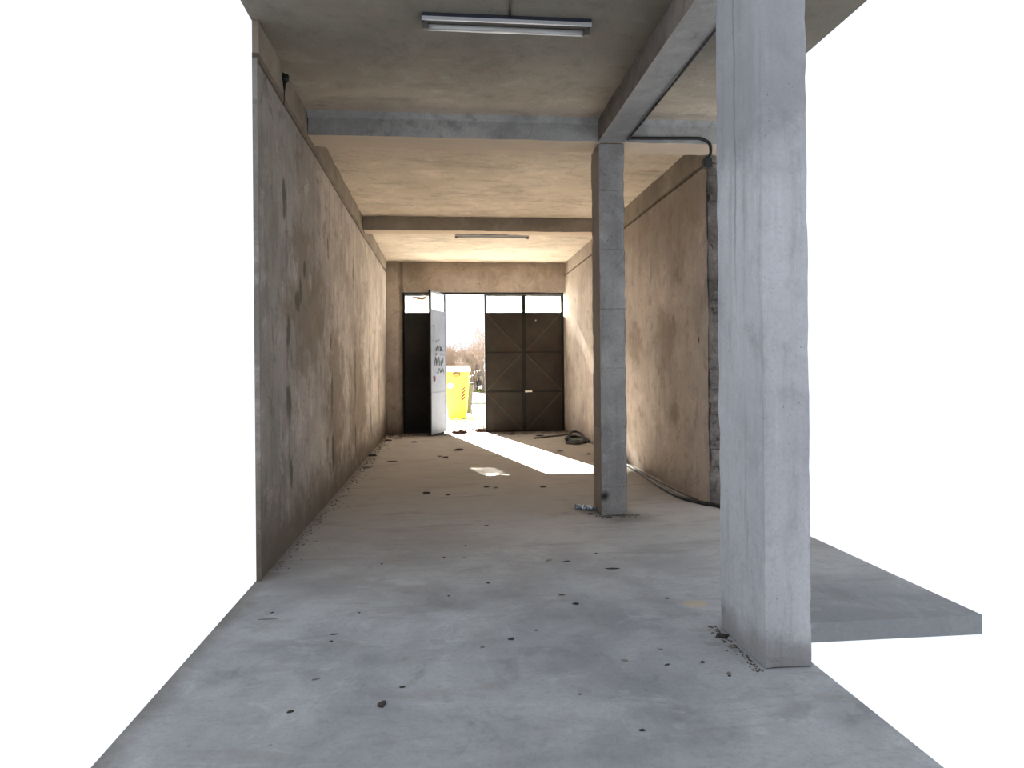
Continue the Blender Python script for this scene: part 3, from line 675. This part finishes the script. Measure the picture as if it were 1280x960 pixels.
# bare trees and shrubs
def bare_tree(x, y, h, seed, label, mat, spread=.42, twigs=6, group='bare trees beyond the yard', name='bare_tree', trunk=.06):
    random.seed(seed); e = empty(name, (x, y, 0), 0, label=label, cat='tree' if name == 'bare_tree' else 'shrub', group=group)
    tk = MB(); tw = MB()
    def grow(p, d, L, r, lev):
        q = p + d * L; mid = (p + q) / 2 + Vector((random.uniform(-1, 1), random.uniform(-1, 1), 0)) * L * .06
        (tk if lev < 2 else tw).tube([p, mid, q], [r, r * .8, r * .62], 4 if lev else 7, False)
        if lev >= twigs: return
        for k in range(3 if lev < 3 else random.choice((2, 3))):
            nd = (d + Vector((random.uniform(-1, 1), random.uniform(-1, 1), random.uniform(-.25, .55))) * (spread + .06 * lev)).normalized()
            grow(p.lerp(q, random.uniform(.55, 1)), nd, L * random.uniform(.62, .86), max(r * .6, .006), lev + 1)
    for k in range(3 if name != 'bare_tree' else 2):
        grow(Vector((random.uniform(-.15, .15), random.uniform(-.15, .15), 0)), Vector((random.uniform(-.25, .25), random.uniform(-.2, .2), 1)).normalized(), h * .27, trunk, 0)
    tk.build('trunk', mat[0], e, True); tw.build('twigs', mat[1], e, True)
bk = (flat('bark', (.15, .115, .095), .9), flat('twig_bark', (.215, .172, .145), .9)); og = (flat('russet_bark', (.16, .08, .03)), flat('russet_twigs', (.24, .11, .03)))
bare_tree(2.55, 44.5, 5.0, 1, 'tallest bare tree, nearest the shut brown door leaf', bk, group=None)
bare_tree(1.0, 46.5, 3.7, 2, 'leafless tree in the bare row outside, above the yellow container', bk)
bare_tree(1.75, 47.5, 3.9, 3, 'leafless tree in the bare row outside, above the yellow container', bk)
bare_tree(.2, 47, 3.9, 4, 'leafless tree in the bare row outside, above the yellow container', bk)
bare_tree(-.7, 46, 3.8, 6, 'leafless tree in the bare row outside, above the yellow container', bk)
random.seed(77)
for i, (tx, ty, th) in enumerate([(.1, 45.6, 3.6), (.6, 48.6, 4.1), (1.35, 45.4, 3.5), (1.6, 49, 4.4), (2.1, 46.3, 4.3), (2.9, 46.6, 4.6), (.9, 44.2, 3.0), (1.9, 44.6, 3.1), (-.3, 49, 4.2)]):
    bare_tree(tx, ty, th, 30 + i, 'leafless tree in the bare row outside, above the yellow container', bk, twigs=5)
bare_tree(3.5, 47.5, 4.6, 7, 'leafless tree at the right end of the row, mostly behind the doors', bk, group=None)
bare_tree(2.2, 48.5, 3.2, 8, 'leafless tree in the bare row outside, above the yellow container', bk)
bare_tree(.55, 44.5, 2.5, 9, 'low russet shrub directly above the yellow container', og, .6, 5, None, 'bare_shrub', .03)
dk = (flat('shrub_stem', (.03, .03, .03)), flat('shrub_twigs', (.045, .04, .04)))
bare_tree(2.15, 45.2, 1.3, 10, 'small dark shrub on the verge beside the wheeled bin', dk, .8, 5, None, 'bare_shrub', .025)

# ------------------------------------------------------------------ light
w = bpy.data.worlds.new('overcast_sky'); S.world = w; w.use_nodes = True; nt = w.node_tree; nt.nodes.clear(); g = G(nt)
bg = g.n('ShaderNodeBackground'); bg.inputs[0].default_value = (1.0, 1.06, 1.15, 1); bg.inputs[1].default_value = 1.04
wo = g.n('ShaderNodeOutputWorld'); nt.links.new(bg.outputs[0], wo.inputs[0])
sd = bpy.data.lights.new('sun', 'SUN'); sd.energy = 190; sd.color = (1, .945, .85); sd.angle = math.radians(.55)
so = bpy.data.objects.new('sun', sd); COL.objects.link(so); so.location = (-3, 30, 12)
so.rotation_euler = Vector((.218, -1, -.488)).to_track_quat('-Z', 'Y').to_euler()

# ------------------------------------------------------------------ camera
f = 860.; yaw = math.atan(85 / f); ro = .0085
R = Vector((math.cos(yaw), -math.sin(yaw), 0)); F = Vector((math.sin(yaw), math.cos(yaw), 0)); U = Vector((0, 0, 1))
r_ = R * math.cos(ro) - U * math.sin(ro); u_ = R * math.sin(ro) + U * math.cos(ro)
cd = bpy.data.cameras.new('camera'); cam = bpy.data.objects.new('camera', cd); COL.objects.link(cam)
cam.matrix_world = Matrix(((r_.x, u_.x, -F.x, 0), (r_.y, u_.y, -F.y, 0), (r_.z, u_.z, -F.z, 1.55), (0, 0, 0, 1)))
cd.sensor_fit = 'HORIZONTAL'; cd.sensor_width = 36; cd.lens = 36 * f / 1280; cd.shift_y = (460.3 - 480) / 1280; cd.clip_end = 300
S.camera = cam
S.view_settings.view_transform = 'Standard'; S.view_settings.look = 'None'; S.view_settings.exposure = 0
S.cycles.max_bounces = 10; S.cycles.diffuse_bounces = 7; S.cycles.transparent_max_bounces = 16; S.cycles.sample_clamp_indirect = 12
S.cycles.caustics_reflective = False
